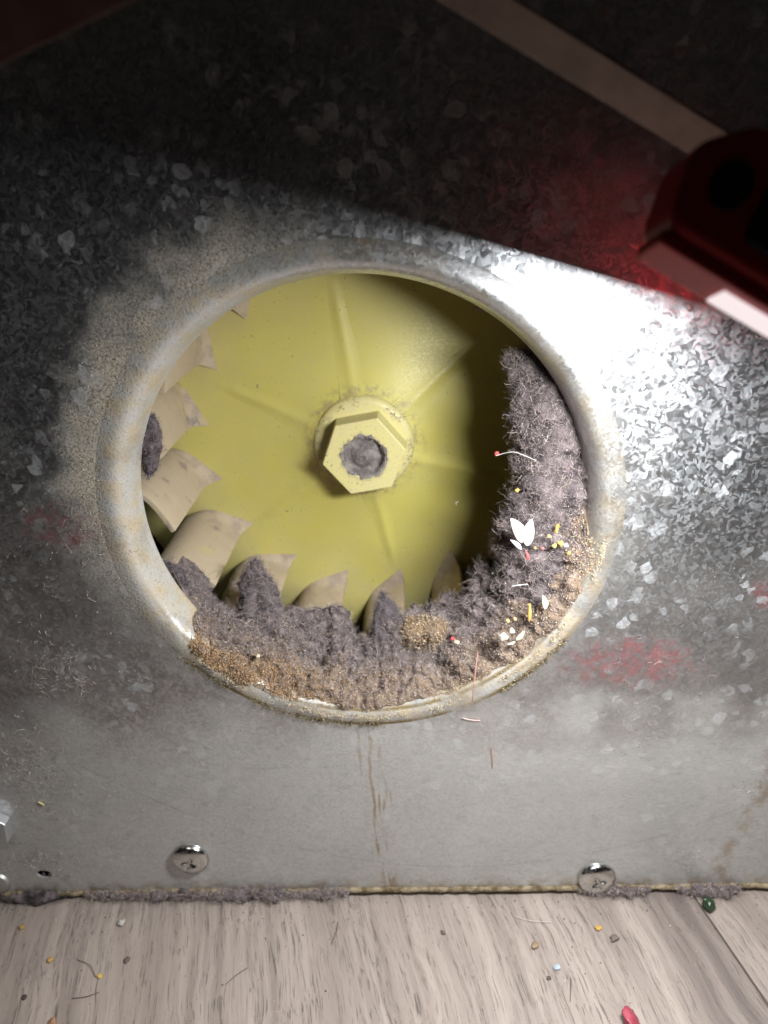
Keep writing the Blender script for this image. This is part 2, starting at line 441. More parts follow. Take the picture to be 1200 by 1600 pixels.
# folded bottom hem, caked with dirt
def hem_mat():
    k = NT('dirt_caked_hem'); co = k.objco()
    n = k.noise(co, 170, 4, .65); f = k.noise(co, 1500, 3, .7)
    c = k.mix(k.ramp(n, .35, .7), (0.10, 0.07, 0.035), (0.34, 0.27, 0.18))
    c = k.mix(k.ramp(f, .58, .68), c, (0.50, 0.43, 0.33))
    return k.done(k.bsdf(Base_Color=c, Roughness=.95, Specular_IOR_Level=.1, Normal=k.bump(f, .8, .001)))
M['hem'] = hem_mat()
vs, fs = [], []
NH = 360
hp = [(0.0003, 0.0016), (-0.0008, 0.0018), (-0.0016, 0.0008), (-0.0017, -0.0006), (-0.0009, -0.0014), (0.0003, -0.0014)]
for i in range(NH+1):
    t = i/NH*90; j = min(int(t), 89); w = t-j
    zb = bot[j][2]*(1-w)+bot[j+1][2]*w; x = PX0+(PX1-PX0)*i/NH
    for (yy, zz) in hp:
        q = mnoise.noise(Vector((x*260, yy*900, zz*700)))
        vs.append((x, yy*(1+0.45*q), zb+zz*(1+0.5*q)))
    if i:
        a, b = (i-1)*6, i*6
        for q in range(6): fs.append((a+q, a+(q+1) % 6, b+(q+1) % 6, b+q))
place(mesh_obj('bottom_hem', vs, fs, M['hem']), housing)

# chrome truss head screws
def chrome():
    k = NT('tarnished_chrome'); co = k.objco()
    n = k.noise(co, 400, 4, .6)
    met = k.bsdf(Base_Color=k.mix(n, (0.50, 0.50, 0.49), (0.72, 0.72, 0.70)), Metallic=1.0, Roughness=k.ramp(n, .3, .7, .10, .28))
    du = k.bsdf(Base_Color=(0.33, 0.29, 0.25), Roughness=.95)
    return k.done(k('MixShader', {0: k.ramp(k.noise(co, 900, 3, .7), .56, .70, 0, .55), 1: met, 2: du}).outputs[0])
M['chrome'] = chrome()
def screw_mesh(R=0.0082, H=0.0042, cross=True):
    vs, fs = [(0, -H + (0.0014 if cross else 0), 0)], []
    nr, na = 22, 64
    for i in range(1, nr+1):
        r = R*i/nr
        for j in range(na):
            a = 2*math.pi*j/na; x, z = r*math.cos(a), r*math.sin(a)
            y = -H*math.sqrt(max(0, 1-(r/(R*1.04))**2))*0.92 - 0.0003
            if i == nr: y = 0.0002
            if cross and r < 0.48*R:
                w = 0.10*R + 0.05*R
                d = min(abs(x), abs(z))
                if d < w: y += 0.0016*(1-(d/w)**2)*(1-(r/(0.48*R))**3)
            vs.append((x, y, z))
    for j in range(na): fs.append((0, 1+(j+1) % na, 1+j))
    for i in range(nr-1):
        for j in range(na):
            a = 1+i*na; b = a+na
            fs.append((a+j, a+(j+1) % na, b+(j+1) % na, b+j))
    return vs, fs
vs, fs = screw_mesh(0.0102, 0.0050)
s1 = mesh_obj('screw', vs, fs, M['chrome'])
p = P(298, 1340); s1.location = (p.x, 0, p.z); s1.rotation_euler = (0, math.radians(24), 0)
s2 = s1.copy(); COL.objects.link(s2); p = P(932, 1370); s2.location = (p.x, 0, p.z); s2.rotation_euler = (math.radians(-5), math.radians(65), 0)
vs, fs = screw_mesh(0.0075, 0.003, False)
s3 = mesh_obj('screw', vs, fs, plain('zinc_dull', (0.45, 0.44, 0.42), .45, .9))
p = P(-4, 1379); s3.location = (p.x, 0, p.z)
for s in (s1, s2, s3): place(s, housing)
# half visible hexagon bolt at the left border
bm = bmesh.new()
bmesh.ops.create_cone(bm, cap_ends=True, segments=6, radius1=0.0125, radius2=0.0125, depth=0.006)
hb = bm_obj('hex_bolt', bm, plain('zinc_bright', (0.50, 0.50, 0.51), .45, .8, .08, 60, .4, .05))
p = P(-13, 1286); hb.location = (p.x, -0.003, p.z); hb.rotation_euler = (math.radians(90), math.radians(8), 0); bevel(hb, 0.0006, 2)
place(hb, housing)

# unseen board added just above the frame to shade the upper panel
top = bm_obj('light_blocker', box_bm(-0.6, 0.6, -0.235, 0.2, 0.425, 0.43), plain('blocker_dark', (0.03, 0.028, 0.027), .6))
tag(top, 'unseen dark cabinet top overhanging the blower housing', 'blocker')
# dim braces crossing above
def strip(name, a, b, wdt, th, mat, n):
    a, b = Vector(a), Vector(b); d = (b-a); L_ = d.length; d.normalize()
    n = Vector(n); n = (n-d*n.dot(d)).normalized(); s = d.cross(n).normalized()
    bm = bmesh.new(); rows = []
    for i in range(25):
        o = a + d*(L_*i/24)
        rows.append([bm.verts.new(o+s*u-n*v) for u, v in ((-wdt/2, 0), (wdt/2, 0), (wdt/2, th), (-wdt/2, th))])
    for i in range(24):
        for q in range(4): bm.faces.new((rows[i][q], rows[i][(q+1) % 4], rows[i+1][(q+1) % 4], rows[i+1][q]))
    bm.faces.new(rows[0]); bm.faces.new(rows[-1])
    o = bm_obj(name, bm, mat); bevel(o, .0004, 2)
    return o
M['brace'] = plain('brownish_galvanised', (0.27, 0.195, 0.165), .5, .3, .75, 70)
b1 = strip('brace', P(632, -68, -0.072), P(1130, 239, -0.072), 0.0088, 0.0012, M['brace'], (-.15, -.8, -.58))
tag(b1, 'dim brownish metal strip running diagonally across the dark upper right corner', 'brace')
b2 = strip('brace', P(-60, 55, -0.105), P(220, -85, -0.105), 0.0140, 0.0012, M['brace'], (.15, -.9, -.4))
b2.data.materials[0] = plain('dark_rusty_steel', (0.09, 0.045, 0.038), .6, .3, .5, 90)
tag(b2, 'dark reddish metal strip cutting across the upper left corner', 'brace')

# ------------------------------------------------------------------ blower wheel
wheel = empty('centrifugal_fan', (HC.x-.003, 0.112, HC.z))
WC = Vector((HC.x-.003, 0, HC.z))
tag(wheel, 'yellow plastic centrifugal fan wheel with dusty curved blades inside the round inlet', 'fan wheel')
dp = [(0.0240, 0.0915), (0.0262, 0.0932), (0.0300, 0.0956), (0.0360, 0.0985), (0.0440, 0.1016), (0.0540, 0.1046), (0.0660, 0.1074), (0.0780, 0.1096), (0.0900, 0.1110), (0.1050, 0.1118), (0.1440, 0.1120), (0.1445, 0.1140), (0.105, 0.1138), (0.09, 0.1130), (0.06, 0.1075), (0.02, 0.1000)]
vs, fs = lathe(dp, 128, WC)
disc = place(mesh_obj('back_disc', vs, fs, M['yellow']), wheel)
def disc_y(r):
    for (r0, y0), (r1, y1) in zip(dp[:10], dp[1:11]):
        if r0 <= r <= r1: return y0+(y1-y0)*(r-r0)/(r1-r0)
    return dp[10][1]
for kk in range(6):
    a = math.radians(98+60*kk); ca, sa = math.cos(a), math.sin(a)
    vs, fs = [], []
    for i in range(25):
        r = 0.026+0.060*i/24
        hgt = 0.0008*min(1, (24-i)/6)
        wd = 0.0050 - 0.0020*i/24
        y = disc_y(r)
        for q in (-2.4, -1.5, -.8, -.25, .25, .8, 1.5, 2.4):
            off = q*wd*0.6
            hh = hgt*1.25*math.exp(-q*q*.9)-0.00012*(abs(q) > 2)
            vs.append((WC.x+r*ca-off*sa, y-hh, WC.z+r*sa+off*ca))
        if i:
            A, B = (i-1)*8, i*8
            for q in range(7): fs.append((A+q, A+q+1, B+q+1, B+q))
    place(mesh_obj('rib', vs, fs, M['yellow']), wheel)
# 17 forward curved blades
def blade_mesh():
    vs, fs = [], []
    NY, NS = 24, 18
    uu = [0, .16, .33, .60, 1.0]
    rootr, roota = np.polyfit(uu, [.0845, .0905, .0954, .1026, .1165], 3), np.polyfit(uu, [0, 4.2, 7.6, 11.6, 12.8], 3)
    secr, seca = np.polyfit(uu, [.0980, .0998, .1022, .1070, .1165], 3), np.polyfit(uu, [0.6, 5.2, 9.0, 12.6, 14.2], 3)
    for i in range(NY+1):
        t = i/NY
        y = 0.1125 - 0.0645*t**2.1
        w = math.exp(-(0.1125-y)/0.0026)
        for j in range(NS+1):
            u = j/NS
            r = np.polyval(rootr, u)*w + np.polyval(secr, u)*(1-w)
            d = math.radians(np.polyval(roota, u)*w + np.polyval(seca, u)*(1-w))
            vs.append((r*math.cos(-d), y-0.112, r*math.sin(-d)))
    for i in range(NY):
        for j in range(NS):
            a = i*(NS+1)+j
            fs.append((a, a+1, a+NS+2, a+NS+1))
    return vs, fs
vs, fs = blade_mesh()
bl0 = mesh_obj('blade', vs, fs, M['blade'])
m = bl0.modifiers.new('thickness', 'SOLIDIFY'); m.thickness = 0.0024; m.offset = 0
bevel(bl0, 0.0010, 3, 50)
for kk in range(17):
    o = bl0 if kk == 0 else bl0.copy()
    if kk: COL.objects.link(o)
    o.parent = wheel
    o.rotation_euler = (0, -math.radians(196.0+360/17*kk), 0)
# hub flange, hexagonal boss and the dust packed into its bore
vs, fs = lathe([(0.001, 0.0905), (0.0230, 0.0905), (0.0258, 0.0912), (0.0268, 0.0932), (0.0276, 0.0985)], 96, WC)
fl = place(mesh_obj('hub_flange', vs, fs, M['yellow_dusty']), wheel)
bm = bmesh.new()
RH, BR = 0.0222, 0.0108
NC = Vector((WC.x+.0006, 0, WC.z-.0022))
YF, YB = 0.0790, 0.0915
hexo = [(RH*math.cos(math.radians(8+60*i)), RH*math.sin(math.radians(8+60*i))) for i in range(6)]
NB = 48
def ringv(pts, y): return [bm.verts.new((NC.x+x, y, NC.z+z)) for x, z in pts]
hf = ringv(hexo, YF); hbk = ringv([(x*1.03, z*1.03) for x, z in hexo], YB)
bore = [(BR*math.cos(2*math.pi*i/NB), BR*math.sin(2*math.pi*i/NB)) for i in range(NB)]
bf = ringv(bore, YF); bb = ringv(bore, YF+0.010)
for i in range(6): bm.faces.new((hf[i], hf[(i+1) % 6], hbk[(i+1) % 6], hbk[i]))
for i in range(NB): bm.faces.new((bf[i], bb[i], bb[(i+1) % NB], bf[(i+1) % NB]))
bm.faces.new(bb)
ee = [bm.edges.get((hf[i], hf[(i+1) % 6])) for i in range(6)] + [bm.edges.get((bf[i], bf[(i+1) % NB])) for i in range(NB)]
bmesh.ops.triangle_fill(bm, use_beauty=True, edges=ee)
nut = place(bm_obj('hub_nut', bm, M['yellow_dusty']), wheel)
bevel(nut, 0.0007, 3, 25)

# ------------------------------------------------------------------ lint, grit and crumbs
def fibres_mesh(name, roots, normals, n, lmin, lmax, rad, tones, seg=4, lift=0.6, curl=0.9, mat=None, droop=0.0):
    idx = RNG.integers(0, len(roots), n)
    p = roots[idx] + RNG.normal(0, 0.0004, (n, 3)); nr = normals[idx]
    rd = RNG.normal(0, 1, (n, 3)); rd -= (rd*nr).sum(1, keepdims=True)*nr
    rd /= np.linalg.norm(rd, axis=1, keepdims=True)+1e-9
    li = RNG.uniform(0.1, 1.0, (n, 1))*lift
    d = rd + nr*li; d /= np.linalg.norm(d, axis=1, keepdims=True)
    L = (lmin+(lmax-lmin)*RNG.random(n)**2.2)[:, None]/seg
    pts = [p]; tang = []
    for k in range(seg):
        d = d + RNG.normal(0, 1, (n, 3))*curl*0.42 - nr*0.12*k
        d[:, 2] -= droop
        d /= np.linalg.norm(d, axis=1, keepdims=True)
        pts.append(pts[-1]+d*L); tang.append(d)
    tang.append(d)
    V = np.empty((n, seg+1, 3, 3))
    r = rad*(0.6+0.9*RNG.random((n, 1)))
    for k in range(seg+1):
        a = np.cross(tang[k], np.array([0.31, 0.71, 0.63])); a /= np.linalg.norm(a, axis=1, keepdims=True)+1e-9
        b = np.cross(tang[k], a)
        for q in range(3):
            th = 2*math.pi*q/3; rr = r*(1.0 if k < seg else 0.35)
            V[:, k, q] = pts[k]+(a*math.cos(th)+b*math.sin(th))*rr
    base = (np.arange(n)*(seg+1)*3)[:, None, None, None]
    kk = np.arange(seg)[None, :, None, None]; q = np.arange(3)[None, None, :, None]
    q2 = (q+1) % 3
    Fc = np.concatenate([base+kk*3+q, base+kk*3+q2, base+(kk+1)*3+q2, base+(kk+1)*3+q], axis=3).reshape(-1, 4)
    tn = np.array(tones); tc = tn[RNG.integers(0, len(tn), n)]*(0.55+0.85*RNG.random((n, 1))**1.4)
    return V.reshape(-1, 3), Fc, np.repeat(tc, (seg+1)*3, axis=0)
OCT_V = np.array([(1, 0, 0), (-1, 0, 0), (0, 1, 0), (0, -1, 0), (0, 0, 1), (0, 0, -1)], float)
OCT_F = np.array([(0, 2, 4), (2, 1, 4), (1, 3, 4), (3, 0, 4), (2, 0, 5), (1, 2, 5), (3, 1, 5), (0, 3, 5)])
def grit_mesh(roots, normals, n, smin, smax, tones, out=0.0004):
    idx = RNG.integers(0, len(roots), n)
    p = roots[idx]+RNG.normal(0, 0.0006, (n, 3))+normals[idx]*(RNG.random((n, 1))*out)
    s = (smin+(smax-smin)*RNG.random((n, 1, 1))**2)*(0.6+0.8*RNG.random((n, 1, 3)))
    v = OCT_V[None]*s
    q = RNG.normal(0, 1, (n, 4)); q /= np.linalg.norm(q, axis=1, keepdims=True)
    w, x, y, z = q.T
    Rm = np.stack([1-2*(y*y+z*z), 2*(x*y-z*w), 2*(x*z+y*w), 2*(x*y+z*w), 1-2*(x*x+z*z), 2*(y*z-x*w), 2*(x*z-y*w), 2*(y*z+x*w), 1-2*(x*x+y*y)], 1).reshape(n, 3, 3)
    v = np.einsum('nij,nkj->nki', Rm, v)+p[:, None]
    Fc = (OCT_F[None]+np.arange(n)[:, None, None]*6).reshape(-1, 3)
    tn = np.array(tones); tc = tn[RNG.integers(0, len(tn), n)]*(0.65+0.6*RNG.random((n, 1)))
    return v.reshape(-1, 3), Fc, np.repeat(tc, 6, axis=0)
def np_obj(name, V, Fc, tone, mat, smooth=True):
    me = bpy.data.meshes.new(name)
    k = Fc.shape[1]
    me.vertices.add(len(V)); me.vertices.foreach_set('co', V.astype(np.float32).ravel())
    me.loops.add(len(Fc)*k); me.loops.foreach_set('vertex_index', Fc.astype(np.int32).ravel())
    me.polygons.add(len(Fc)); me.polygons.foreach_set('loop_start', np.arange(0, len(Fc)*k, k, dtype=np.int32))
    me.polygons.foreach_set('use_smooth', np.full(len(Fc), smooth))
    if tone is not None:
        at = me.color_attributes.new('tone', 'FLOAT_COLOR', 'POINT')
        at.data.foreach_set('color', np.concatenate([tone, np.ones((len(tone), 1))], 1).astype(np.float32).ravel())
    me.update(); me.validate()
    o = bpy.data.objects.new(name, me); COL.objects.link(o); me.materials.append(mat)
    return o
def normals_of(V, Fc):
    a, b, c, d = (V[Fc[:, i]] for i in range(4))
    fn = np.cross(c-a, d-b)
    n = np.zeros_like(V)
    for i in range(4): np.add.at(n, Fc[:, i], fn)
    return n/(np.linalg.norm(n, axis=1, keepdims=True)+1e-12)
def grid_faces(nu, nv, flip=False, wrap=False):
    i, j = np.meshgrid(np.arange(nu-1), np.arange(nv if wrap else nv-1), indexing='ij')
    j2 = (j+1) % nv
    f = np.stack([i*nv+j, i*nv+j2, (i+1)*nv+j2, (i+1)*nv+j], -1).reshape(-1, 4)
    return f[:, ::-1] if flip else f

LINT_T = [(0.30, 0.245, 0.245), (0.20, 0.165, 0.17), (0.42, 0.35, 0.34), (0.46, 0.36, 0.30), (0.14, 0.115, 0.125), (0.44, 0.38, 0.36), (0.24, 0.19, 0.16)]
LINT_T = [tuple(1.15*x for x in q) for q in LINT_T]
LINT_D = [(0.17, 0.14, 0.15), (0.11, 0.09, 0.10), (0.25, 0.21, 0.22), (0.32, 0.28, 0.29)]
SAND_T = [(0.42, 0.29, 0.17), (0.32, 0.21, 0.12), (0.55, 0.42, 0.28), (0.24, 0.15, 0.09), (0.62, 0.52, 0.38)]

# -- drift along the bottom of the inlet: a height field over the ring's inner surface
prof_r = np.array([q[0] for q in prof[5:12]]+[RT, RT]); prof_y = np.array([q[1] for q in prof[5:12]]+[0.03, 0.08])
pl = np.array([(q[0], q[1]) for q in prof[2:12]]+[(RT, .03), (RT, .10)])
ps = np.concatenate([[0], np.cumsum(np.hypot(*np.diff(pl, axis=0).T))])
ptan = np.gradient(pl, axis=0); ptan /= np.linalg.norm(ptan, axis=1, keepdims=True)
pnr, pny = -ptan[:, 1], ptan[:, 0]            # normal in (r, y): inward and towards the viewer
HS = [(-160, 0), (-153, .001), (-146, .0025), (-138, .0065), (-130, .011), (-122, .015), (-112, .0165), (-103, .020), (-95, .018), (-86, .022), (-79, .022), (-72, .018), (-64, .018), (-56, .021), (-45, .025), (-33, .026), (-22, .022), (-12, .012), (-3, .004), (4, 0)]
SFRONT = [(-160, .030), (-149, .024), (-143, .0082), (-128, .0088), (-115, .0108), (-100, .0112), (-90, .0100), (-80, .0115), (-66, .0115), (-45, .0100), (-25, .0088), (-14, .0088), (-8, .014), (4, .030)]
NT_, NY_ = 620, 96
th = np.radians(np.linspace(-160, 4, NT_)); v = np.linspace(0, 1, NY_)
hs = np.interp(np.degrees(th), *zip(*HS)); sf = np.interp(np.degrees(th), *zip(*SFRONT))
q_ = np.stack([th*.1, th*0, th*0], 1)
sf = sf + (fbm(q_, 160, 3)-.5)*.007
sb = sf + 0.016 + 0.042*np.minimum(1, hs/.017) + 0.008*np.sin(th*9)
T, Vv = np.meshgrid(th, v, indexing='ij')
S = np.clip(sf[:, None]+(sb-sf)[:, None]*Vv, 0, None)
rs = np.interp(S, ps, pl[:, 0]); Y = np.interp(S, ps, pl[:, 1])
nr_, ny_ = np.interp(S, ps, pnr), np.interp(S, ps, pny)
if nr_[:, -1].mean() > 0: nr_, ny_ = -nr_, -ny_
pr = np.interp(Vv, [0, .05, .2, .42, .6, .8, 1], [0, .09, .30, .78, 1.0, .72, 0.0])
samp = np.stack([T*0.095, S, T*0+.3], -1).reshape(-1, 3)
lump = (fbm(samp, 150, 4, .6)-0.5).reshape(T.shape); big = (fbm(samp, 60, 2)-0.5).reshape(T.shape)
bil = (np.abs(vnoise(samp+2, 130)-.5)*2).reshape(T.shape)
fade = np.minimum(1, Vv/0.08)*np.minimum(1, hs[:, None]/0.006)
H = np.maximum(hs[:, None]*pr*(1+0.9*big), 0)
R_ = rs + nr_*H; Y = Y + ny_*H
V3 = np.stack([HC.x+R_*np.cos(T), Y, HC.z+R_*np.sin(T)], -1).reshape(-1, 3)
Fg = grid_faces(NT_, NY_)
nn = normals_of(V3, Fg)
if (nn*-np.stack([np.cos(T), 0*T, np.sin(T)], -1).reshape(-1, 3)).sum() < 0: nn = -nn
fd = fade.reshape(-1)
bump_ = (fbm(V3, 95, 2)-.5)*.012 + (fbm(V3+3, 230, 4, .6)-.42)*.010 - np.clip(.12-np.abs(vnoise(V3+7, 120)-.5), 0, 1)*.030
bump_ = np.maximum(bump_, -.0035)
V3 = V3 + nn*(bump_*fd)[:, None]
H = H + (np.maximum(bump_, 0)*fd).reshape(H.shape)
nn = normals_of(V3, Fg)
inward = -np.stack([np.cos(T), 0*T, np.sin(T)], -1).reshape(-1, 3)
if (nn*inward).sum() < 0: Fg = Fg[:, ::-1]; nn = -nn
sandy = ((Vv < 0.30) | (big > 0.10)).reshape(-1)
deg = np.degrees(T).reshape(-1); vv = Vv.reshape(-1); hh = H.reshape(-1)
drift = empty('lint_drift', tuple(HC+Vector((0, 0.01, -0.09))))
stuff(drift, 'long drift of grey lint and brown grit heaped along the bottom of the round inlet', 'lint')
def felt_drift():
    k = NT('drift_felt'); co = k.objco()
    n = k.noise(co, 160, 5, .65); f = k.noise(co, 1500, 3, .7)
    g = k.mix(k.ramp(n, .3, .7), (0.06, 0.048, 0.048), (0.24, 0.195, 0.185))
    s = k.mix(k.ramp(n, .3, .7), (0.13, 0.085, 0.055), (0.33, 0.25, 0.185))
    y = k.sep(co)[1]
    c = k.mix(k.ramp(k.math('ADD', y, k.ramp(n, .2, .8, -.006, .006)), 0.020, 0.006), g, s)
    return k.done(k.bsdf(Base_Color=c, Roughness=1.0, Specular_IOR_Level=0.0, Normal=k.bump(f, 0.9, 0.0012)))
place(np_obj('matted_base', V3, Fg, None, felt_drift()), drift)
def add_stuff(name, data, mat, parent):
    o = np_obj(name, *data, mat); o['kind'] = 'stuff'; return place(o, parent)
ok = hh > 0.0008
back = ok & (vv > 0.25) & (vv < 0.8)
add_stuff('fibre', fibres_mesh('f', V3[back], nn[back], 24000, .0016, .0065, .00005, LINT_T, lift=.6, curl=1.25), M['fibre'], drift)
add_stuff('stray_hair', fibres_mesh('f', V3[back], nn[back], 420, .008, .022, .00005, LINT_T+[(.08, .06, .06), (.6, .52, .45)], seg=8, lift=.9, curl=.5), M['fibre'], drift)
fr = ok & (vv > 0.03) & (vv < 0.45)
add_stuff('fibre', fibres_mesh('f', V3[fr], nn[fr], 16000, .001, .005, .00004, LINT_T+LINT_T+SAND_T, lift=.5), M['fibre'], drift)
sel = ok & (vv < 0.30)
add_stuff('grit', grit_mesh(V3[sel], nn[sel], 20000, .00012, .00034, SAND_T+LINT_T+LINT_T), M['grit'], drift)
sel2 = ok & (vv < 0.62) & sandy
add_stuff('grit', grit_mesh(V3[sel2], nn[sel2], 9000, .00012, .00032, SAND_T+LINT_T), M['grit'], drift)
# the bright brown crust at the left end of the drift
sel = (deg > -144) & (deg+RNG.normal(0, 7, deg.shape) < -112) & (vv+RNG.normal(0, .05, vv.shape) < 0.20)
add_stuff('grit', grit_mesh(V3[sel], nn[sel], 11000, .00014, .00038, [(0.48, 0.30, 0.15), (0.36, 0.215, 0.105), (0.58, 0.40, 0.24), (0.23, 0.14, 0.075)], .0012), M['grit'], drift)
# thin sand film further out on the ring
tt = RNG.uniform(math.radians(-140), math.radians(-8), 9000); yy = RNG.uniform(-0.0038, 0.004, 9000)
rr = np.interp(yy, prof_y, prof_r)
keep = fbm(np.stack([tt*.1, yy*2, tt*0], -1), 90, 3) > 0.47
rp = np.stack([HC.x+rr*np.cos(tt), yy, HC.z+rr*np.sin(tt)], -1)[keep]
rn = -np.stack([np.cos(tt), tt*0+.6, np.sin(tt)], -1)[keep]
add_stuff('grit', grit_mesh(rp, rn, 5000, .00012, .00030, [(0.55, 0.42, 0.26), (0.48, 0.36, 0.2), (0.6, 0.5, 0.36)], .0002), M['grit'], drift)

n = 9000
tt = RNG.uniform(math.radians(-142), math.radians(-25), n); rr = RO+.0030+RNG.normal(0, .0007, n)
lp = np.stack([HC.x+rr*np.cos(tt), np.full(n, -.0003), HC.z+rr*np.sin(tt)], -1)
lp = lp[fbm(lp, 60, 3) > .49]
add_stuff('grit', grit_mesh(lp, np.tile([[0, -1.0, 0]], (len(lp), 1)), 3600, .00012, .00034, [(0.10, 0.08, 0.04), (0.2, 0.15, 0.07), (0.36, 0.29, 0.17), (0.07, 0.06, 0.04)], .0003), M['grit'], drift)

# -- tall clump caught at the right, and smaller tufts: lumpy tubes
def tuft(path, nseg=90, nring=48, amp=0.006, freq=170):
    pts = np.array([p[:3] for p in path], float); rad = np.array([p[3] for p in path])
    s = np.linspace(0, 1, len(pts)); u = np.linspace(0, 1, nseg)
    C = np.stack([np.interp(u, s, pts[:, i]) for i in range(3)], 1); Rr = np.interp(u, s, rad)
    for _ in range(6): C[1:-1] = (C[:-2]+2*C[1:-1]+C[2:])/4
    t = np.gradient(C, axis=0); t /= np.linalg.norm(t, axis=1, keepdims=True)
    a = np.cross(t, np.array([0, 1, 0.01])); a /= np.linalg.norm(a, axis=1, keepdims=True); b = np.cross(t, a)
    cap = np.sqrt(np.clip(1-(2*u-1)**12, 0, 1))
    ph = np.linspace(0, 2*math.pi, nring, endpoint=False)
    D = a[:, None]*np.cos(ph)[None, :, None]+b[:, None]*np.sin(ph)[None, :, None]
    Q = C[:, None]+D*(Rr*cap)[:, None, None]
    q = Q.reshape(-1, 3)
    dsp = ((fbm(q, freq, 4, .55)-.5)*2*amp+(fbm(q+5, freq*.4, 2)-.5)*1.8*amp-np.clip(.12-np.abs(vnoise(q+9, freq*.7)-.5), 0, 1)*amp*5).reshape(nseg, nring)*cap[:, None]
    Q = Q+D*dsp[..., None]
    V = Q.reshape(-1, 3); Fc = grid_faces(nseg, nring, wrap=True)
    n = normals_of(V, Fc)
    if (n*D.reshape(-1, 3)).sum() < 0: Fc = Fc[:, ::-1]; n = -n
    return V, Fc, n
def lint_clump(name, label, path, nf, lmax=.007, tones=LINT_T, amp=.005, freq=170, lift=1.0, seg=(90, 48), mat='felt'):
    V, Fc, n = tuft(path, seg[0], seg[1], amp, freq)
    root = empty(name, tuple(V.mean(0)))
    stuff(root, label, 'lint')
    place(np_obj('matted_base', V, Fc, None, M[mat]), root)
    add_stuff('fibre', fibres_mesh('f', V, n, int(nf*.85), .0015, lmax, .00005, tones, lift=lift, curl=1.25), M['fibre'], root)
    add_stuff('stray_hair', fibres_mesh('f', V, n, max(12, nf//80), lmax, lmax*2.4, .000045, tones+[(.07, .055, .055)], seg=8, lift=.9, curl=.5), M['fibre'], root)
    return V, n, root
def PP(px, py, y, r): return (*P(px, py, y), r)
V_, n_, rt_ = lint_clump('lint_clump', 'tall fluffy grey lint clump hanging inside the right edge of the inlet',
           [PP(800, 556, .030, .003), PP(830, 585, .030, .009), PP(852, 630, .028, .0130), PP(862, 690, .026, .0145), PP(858, 760, .026, .0165), PP(850, 830, .026, .0175), PP(838, 890, .024, .018), PP(815, 950, .022, .015)],
           30000, .0075, lift=.5)
sel = n_[:, 1] < 0.2
add_stuff('grit', grit_mesh(V_[sel], n_[sel], 1200, .00018, .0004, LINT_T+[(0.5, 0.44, 0.36)]), M['grit'], rt_)
lint_clump('lint_clump', 'grey lint tuft caught on the lower left blades above the brown grit',
           [PP(256, 880, .020, .0012), PP(275, 905, .021, .0030), PP(310, 945, .024, .0050), PP(375, 985, .030, .0060)], 4000, .0075, LINT_D, .004)
lint_clump('lint_clump', 'grey lint mound standing against the third blade from the bottom left',
           [PP(400, 878, .046, .003), PP(402, 905, .043, .0075), PP(408, 950, .039, .0115), PP(410, 1000, .034, .012)], 6000, .007, LINT_T[:4]+LINT_D, .0045)
lint_clump('lint_clump', 'small bluish grey lint tuft on the drift below the hub',
           [PP(598, 928, .042, .002), PP(600, 948, .039, .0055), PP(608, 975, .035, .0085), PP(612, 1005, .031, .008)], 3000, .006, LINT_D, .003, seg=(40, 32))
lint_clump('lint_clump', 'purplish lint plug stuck behind the left rim of the inlet',
           [PP(238, 648, .020, .002), PP(236, 680, .020, .0048), PP(234, 715, .020, .0050), PP(232, 745, .020, .002)], 1500, .003, LINT_D, .0015, 300, seg=(40, 24))
V_, n_, rt_ = lint_clump('lint_clump', 'round sandy lint lump on top of the drift right of centre',
           [PP(615, 992, .028, .003), PP(645, 984, .028, .0066), PP(685, 984, .028, .0070), PP(720, 996, .028, .003)], 3500, .006, LINT_T+SAND_T, .0042, seg=(50, 36), mat='felt_sand')
add_stuff('grit', grit_mesh(V_, n_, 4500, .0002, .0005, SAND_T), M['grit'], rt_)

# -- dust packed in the hub's bore
def bore_dust():
    nr, na = 26, 72
    rr, aa = np.meshgrid(np.linspace(0.0001, 0.0128, nr), np.linspace(0, 2*math.pi, na, endpoint=False), indexing='ij')
    x, z = rr*np.cos(aa), rr*np.sin(aa)
    p = np.stack([x, 0*x, z], -1).reshape(-1, 3)
    nz = (fbm(p, 420, 4, .6)-.5).reshape(x.shape); nb = (fbm(p+3, 170, 2)-.5).reshape(x.shape)
    dome = 0.0034*np.clip(1-(np.hypot(x+.0006, z+.0004)/0.0068)**2.5, 0, 1)
    lip = np.interp(rr, [0, .0096, .0106, .0113, .0128], [0, 0, .0036, .0044, .0036])
    y = YF+0.0040 - dome - lip + nz*0.0026 + nb*.0022*(rr < .010)
    y = np.where(rr > .0113, np.maximum(y, YF-0.0005+nz*.0006), y)
    V = np.stack([NC.x+x, y, NC.z+z], -1).reshape(-1, 3)
    Fc = grid_faces(nr, na, wrap=True); n = normals_of(V, Fc)
    if n[:, 1].sum() > 0: Fc = Fc[:, ::-1]; n = -n
    return V, Fc, n
V_, F_, n_ = bore_dust()
bd = empty('packed_dust', tuple(V_.mean(0)))
stuff(bd, 'plug of grey dust packed into the hole of the yellow hub nut', 'dust')
place(np_obj('matted_base', V_, F_, None, felt('packed_grey_dust', (0.14, 0.12, 0.12), (0.36, 0.32, 0.29))), bd)
inn = np.hypot(V_[:, 0]-NC.x, V_[:, 2]-NC.z)
add_stuff('fibre', fibres_mesh('f', V_, n_, 1600, .0005, .0016, .00004, LINT_T, lift=.7), M['fibre'], bd)
add_stuff('grit', grit_mesh(V_[inn > .0105], n_[inn > .0105], 1500, .00010, .00026, [(0.62, 0.55, 0.44), (0.5, 0.44, 0.36), (0.3, 0.26, 0.25)], .0001), M['grit'], bd)

